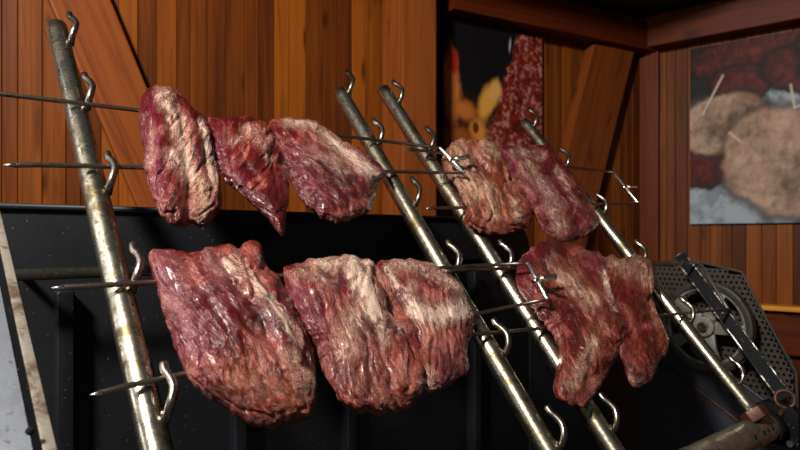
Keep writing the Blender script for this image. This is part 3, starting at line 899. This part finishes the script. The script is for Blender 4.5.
meat(O7, 0.042, -62, 'dark piece of meat with lumpy tan fat, leftmost on the upper right skewer', G3, seed=7, rough=1.9,
     grooves=[([(470, 150), (488, 175), (498, 215)], 4, 6), ([(478, 190), (480, 222)], 3, 4), ([(500, 160), (512, 200)], 3, 4)],
     fat=[([(455, 150), (462, 175), (474, 195)], 10, 0.95), ([(485, 150), (497, 158)], 7, .9), ([(484, 185), (494, 218)], 5, .9), ([(512, 205), (516, 218)], 5, .8)],
     tan=[([(450, 145), (500, 150), (500, 220), (460, 190)], 25, 1.0)], purple=[([(472, 150), (478, 165)], 6, .8)])
meat(O8, 0.042, -55, 'maroon piece of meat with fine pink streaks, rightmost on the upper right skewer', G3, seed=8, rough=1.35,
     grooves=[([(515, 150), (535, 185), (548, 225)], 4, 5), ([(540, 155), (565, 195), (575, 225)], 3.5, 5)],
     fat=[([(512, 152), (540, 158)], 6, .5), ([(525, 165), (548, 200), (560, 232)], 7, 0.5), ([(555, 170), (575, 205)], 5, .35)],
     purple=[([(510, 155), (545, 190), (570, 225)], 22, 0.7)])
meat(O9, 0.044, -60, 'bright red forked piece of meat, leftmost on the lower right skewer', G4, seed=9, rough=1.25, center=(580, 312), nt=300,
     grooves=[([(570, 250), (590, 275), (600, 300)], 4, 5), ([(575, 330), (590, 350), (583, 395)], 4, 5), ([(545, 270), (575, 305), (585, 325)], 3, 3.5)],
     lumps=[([(530, 275), (560, 310)], 8, 4), ([(565, 335), (562, 385)], 7, 4)],
     fat=[([(558, 280), (580, 295), (590, 305)], 7, 0.85), ([(603, 275), (612, 310)], 5, 0.8), ([(590, 345), (572, 385)], 6, 0.7), ([(552, 258), (548, 265)], 6, .4)],
     tan=[([(560, 280), (590, 300)], 12, 1.0), ([(600, 320), (570, 390)], 12, 0.6)], purple=[([(582, 255), (602, 290)], 10, .75), ([(530, 258), (522, 285)], 8, 0.6)])
meat(O10, 0.036, -78, 'red piece of meat with a greyish fatty top, rightmost on the lower right skewer', G4, seed=10, rough=1.15,
     grooves=[([(610, 300), (630, 297), (650, 300)], 3, 4), ([(650, 300), (655, 350)], 3, 3)],
     lumps=[([(640, 320), (650, 345)], 9, 5), ([(615, 268), (640, 268)], 6, 4)], fat=[([(612, 264), (628, 272)], 8, 0.6), ([(635, 262), (646, 280)], 8, .6), ([(640, 382), (632, 380)], 5, .5)],
     tan=[([(612, 265), (648, 275)], 16, 0.6), ([(658, 300), (662, 350)], 5, .8)])

# ------------------------------------------------------------------ wheel, guard, lever bar and side plates on the right
EW = (pl(684, 262, 0) - CAM).dot(E1) + 0.055             # position of the wheel along E1
def ew(px, py, de=0.0): return hit(px, py, CAM + E1 * (EW + de), E1)
wc = ew(706, 326)
RW = (ew(706, 326) - ew(706, 281)).length
wheel = empty('spoked_wheel', wc); tag(wheel, 'grey cast iron spoked wheel behind the black flat bar', 'wheel')
def disc_pt(c, r, a, e=0.0): return c + (M * math.cos(a) + V((0, 0, 1)) * math.sin(a)) * r + E1 * e
def ring_band(name, c, ro, ri, e0_, e1b, mat, parent, seg=72):
    bm = bmesh.new(); R = []
    for rr_, ee in ((ro, e0_), (ro, e1b), (ri, e1b), (ri, e0_)):
        R.append([bm.verts.new(disc_pt(c, rr_, 2 * math.pi * k / seg, ee)) for k in range(seg)])
    R.append(R[0])
    for a, b in zip(R, R[1:]):
        for k in range(seg): bm.faces.new((a[k], a[(k + 1) % seg], b[(k + 1) % seg], b[k]))
    bmesh.ops.recalc_face_normals(bm, faces=bm.faces); bevel(bm, 0.002, 2, 50)
    return smooth_by_angle(link(name, bm, mat, parent), 40)
ring_band('rim', wc, RW, RW * 0.86, -0.012, 0.014, M_WHEELD, wheel)
ring_band('inner_flange', wc, RW * .87, RW * 0.80, -0.006, 0.008, M_WHEEL, wheel)
ring_band('hub', wc, RW * .22, RW * 0.10, -0.018, 0.018, M_WHEEL, wheel, 36)
for k in range(5):
    a = math.radians(40 + 72 * k); t = V((0, 0, 1)) * math.cos(a) - M * math.sin(a)
    q = [disc_pt(wc, RW * .20, a) + t * .019, disc_pt(wc, RW * .5, a) + t * .014, disc_pt(wc, RW * .83, a) + t * .020, disc_pt(wc, RW * .83, a) - t * .020, disc_pt(wc, RW * .5, a) - t * .014, disc_pt(wc, RW * .20, a) - t * .019]
    bm = bmesh.new(); prism(bm, [p - E1 * .006 for p in q], E1 * 0.012); bevel(bm, .003, 2); smooth_by_angle(link('spoke', bm, M_WHEEL, wheel))
bm = bmesh.new(); tube(bm, [wc - E1 * .03, wc + E1 * .075], RW * .10, 24); smooth_by_angle(link('axle', bm, M_HOOK, wheel), 40)

# perforated guard behind the wheel
guard = empty('perforated_guard', ew(720, 430, .07)); tag(guard, 'dark perforated sheet metal guard around the spoked wheel', 'guard')
outl = [(652, 262), (700, 262), (742, 272), (756, 300), (796, 372), (800, 470), (640, 470)]
gp = [ew(x, y, .075) for x, y in outl]
# sheet with real holes: build a grid of cells, each an octagonal hole in a square
o3 = gp[0]
def g2(p): return ((p - o3).dot(M), (p - o3).z)
poly2 = [g2(p) for p in gp]
def inside(x, y):
    c = False; n = len(poly2)
    for i in range(n):
        (x1, y1), (x2, y2) = poly2[i], poly2[(i + 1) % n]
        if (y1 > y) != (y2 > y) and x < (x2 - x1) * (y - y1) / (y2 - y1) + x1: c = not c
    return c
bm = bmesh.new(); cell = 0.0150; hr = 0.0043
xs = [p[0] for p in poly2]; ys = [p[1] for p in poly2]
cache = {}
def gv(x, y):
    k = (round(x, 5), round(y, 5))
    if k not in cache: cache[k] = bm.verts.new(o3 + M * x + V((0, 0, y)))
    return cache[k]
nx_ = int((max(xs) - min(xs)) / cell) + 2; ny_ = int((max(ys) - min(ys)) / cell) + 2
for i in range(nx_):
    for j in range(ny_):
        X = min(xs) + i * cell + (cell / 2 if j % 2 else 0) ; Y = min(ys) + j * cell * .5 * 2
        if not all(inside(X + dx * cell, Y + dy * cell) for dx in (-.5, .5) for dy in (-.5, .5)): continue
        h = cell / 2
        sq = [(h, 0), (h, h), (0, h), (-h, h), (-h, 0), (-h, -h), (0, -h), (h, -h)]
        outer = [gv(X + a, Y + b) for a, b in sq]
        inner = [gv(X + hr * math.cos(k * math.pi / 4), Y + hr * math.sin(k * math.pi / 4)) for k in range(8)]
        for k in range(8):
            try: bm.faces.new((outer[k], outer[(k + 1) % 8], inner[(k + 1) % 8], inner[k]))
            except ValueError: pass
o = link('perforated_sheet', bm, M_PERF, guard, smooth=False)
md = o.modifiers.new('thickness', 'SOLIDIFY'); md.thickness = 0.002
bm = bmesh.new()
tube(bm, [p for p in gp[:6]], 0.004, 8); link('rim_wire', bm, M_PERF, guard)
bm = bmesh.new(); prism(bm, [ew(x, y, .095) for x, y in outl], E1 * 0.003); link('backing_sheet', bm, M_BLACK, guard, smooth=False)

# side cheek plate of the housing, with a folded sloping edge
cheek = empty('side_cheek_plate', ew(700, 440, -.02)); tag(cheek, 'slate grey sloping steel plate below the spoked wheel', 'plate')
q = [(640, 330), (668, 338), (700, 352), (742, 384), (790, 420), (812, 440), (812, 620), (640, 620)]
bm = bmesh.new(); prism(bm, [ew(x, y, .030) for x, y in q], E1 * 0.006); bevel(bm, .0015, 1)
smooth_by_angle(link('plate', bm, M_SLATE, cheek))
q1 = [ew(648, 352, .028), ew(690, 384, .028), ew(742, 424, .028), ew(800, 470, .028)]
bm = bmesh.new(); tube(bm, q1, 0.004, 8); link('folded_seam', bm, M_RUST, cheek)
bm = bmesh.new(); tube(bm, [ew(x, y, .030) for x, y in q[1:6]], 0.0045, 8); link('rolled_edge', bm, M_SLATE, cheek)

# black flat bar (lever) with worn edges, parallel to the posts
lv0 = pl(683, 262, -.03); e_l = None
lv_t = pl(679, 255, 0.0); lv_b = pl(786, 398, 0.0)
bar = empty('flat_bar_lever', lv_b); tag(bar, 'black flat steel bar with worn bright edges leaning in front of the wheel', 'bar')
ud = (lv_t - lv_b).normalized(); wd_ = ud.cross((CAM - lv_b).normalized()).normalized(); nd = ud.cross(wd_)
hw = 0.0145
q = [lv_b - wd_ * hw, lv_b + wd_ * hw, lv_t + wd_ * hw, lv_t - wd_ * hw]
bm = bmesh.new(); prism(bm, [p - nd * .003 for p in q], nd * 0.006); bevel(bm, .0012, 2)
smooth_by_angle(link('flat_strip', bm, M_BAR, bar))
for sgn in (-1, 1):
    bm = bmesh.new(); a = lv_b + wd_ * hw * sgn; b = lv_t + wd_ * hw * sgn
    pts = [a + (b - a) * t / 12 for t in range(13)]
    tube(bm, pts, 0.0028, 8, wob=.002); tag(link('worn_edge', bm, M_WORN, bar), 'bright worn edge of the bar')
bm = bmesh.new(); tube(bm, [q[2], q[3]], 0.0028, 8); link('worn_end', bm, M_WORN, bar)
front = nd if nd.dot(CAM - lv_b) > 0 else -nd
for t in (0.30, 0.55):
    c = lv_b + (lv_t - lv_b) * t + front * .0031
    bm = bmesh.new(); tube(bm, [c, c + front * .002], 0.005, 16); link('rivet', bm, M_WORN, bar)
# eye ring
def torus(bm, c, ax, R_, r_, seg=36, sec=12):
    x, y = frame_of(ax); rings = []
    for i in range(seg):
        a = 2 * math.pi * i / seg; d = x * math.cos(a) + y * math.sin(a)
        rings.append([bm.verts.new(c + d * (R_ + r_ * math.cos(b)) + ax.normalized() * r_ * math.sin(b)) for b in [2 * math.pi * k / sec for k in range(sec)]])
    for i in range(seg):
        A_, B_ = rings[i], rings[(i + 1) % seg]
        for k in range(sec): bm.faces.new((A_[k], B_[k], B_[(k + 1) % sec], A_[(k + 1) % sec]))
rc = pl(785, 399, .022)
bm = bmesh.new(); torus(bm, rc, (CAM - rc).normalized() + V((.1, 0, .1)), 0.0195, 0.0045)
ring = link('eye_ring', bm, M_RUST); tag(ring, 'rusty iron ring at the lower end of the black flat bar', 'ring')
bm = bmesh.new(); tube(bm, [rc - V((0, 0, .018)), rc - V((0, 0, .018)) + (e_s(.04) - rc) * .75], 0.006, 10); link('ring_shank', bm, M_RUST, ring)

# ------------------------------------------------------------------ left side plate with scuffed bright edge
EL = (at(20, 330, 0.60) - CAM).dot(E1)
def el(px, py, de=0.0, d=None): return None
lp0, lp1 = at(-3, 213, 0.80), at(51, 455, 0.58)
lside = empty('left_side_plate', V((lp1.x, lp1.y, 0.9))); tag(lside, 'grey steel side plate with a scuffed bright edge at the lower left corner', 'plate')
ld = (lp1 - lp0).normalized(); lp2 = lp1 + ld * .25; lw = (E1 - ld * E1.dot(ld)).normalized()
bm = bmesh.new(); q = [lp0 - lw * .0075, lp0 + lw * .0045, lp2 + lw * .0085, lp2 - lw * .0085]
q = [lp0 - lw * .0055, lp0 + lw * .0035, lp2 + lw * .0065, lp2 - lw * .0065]
prism(bm, q, ld.cross(lw).normalized() * 0.003); bevel(bm, .001, 2); smooth_by_angle(link('edge_flange', bm, M_EDGE, lside))
out_d = V((-0.72, -0.55, -0.1)).normalized()
bm = bmesh.new(); q = [lp0 - lw * .009 + out_d * .004 + ld * .10, lp2 - lw * .010 + out_d * .004, lp2 - lw * .010 + out_d * .22, lp0 - lw * .009 + out_d * .22 + ld * .22]
nrm = (q[1] - q[0]).cross(q[2] - q[1]).normalized()
prism(bm, q, nrm * .002); smooth_by_angle(link('plate', bm, M_GREYPLATE, lside))
c = at(30, 431, 0.575)
bm = bmesh.new(); tube(bm, [c, c + (CAM - c).normalized() * .002], 0.004, 16); link('hole_dark_disc', bm, M_HOLE, lside)  # no real opening, a black disc gives the hole its darkness
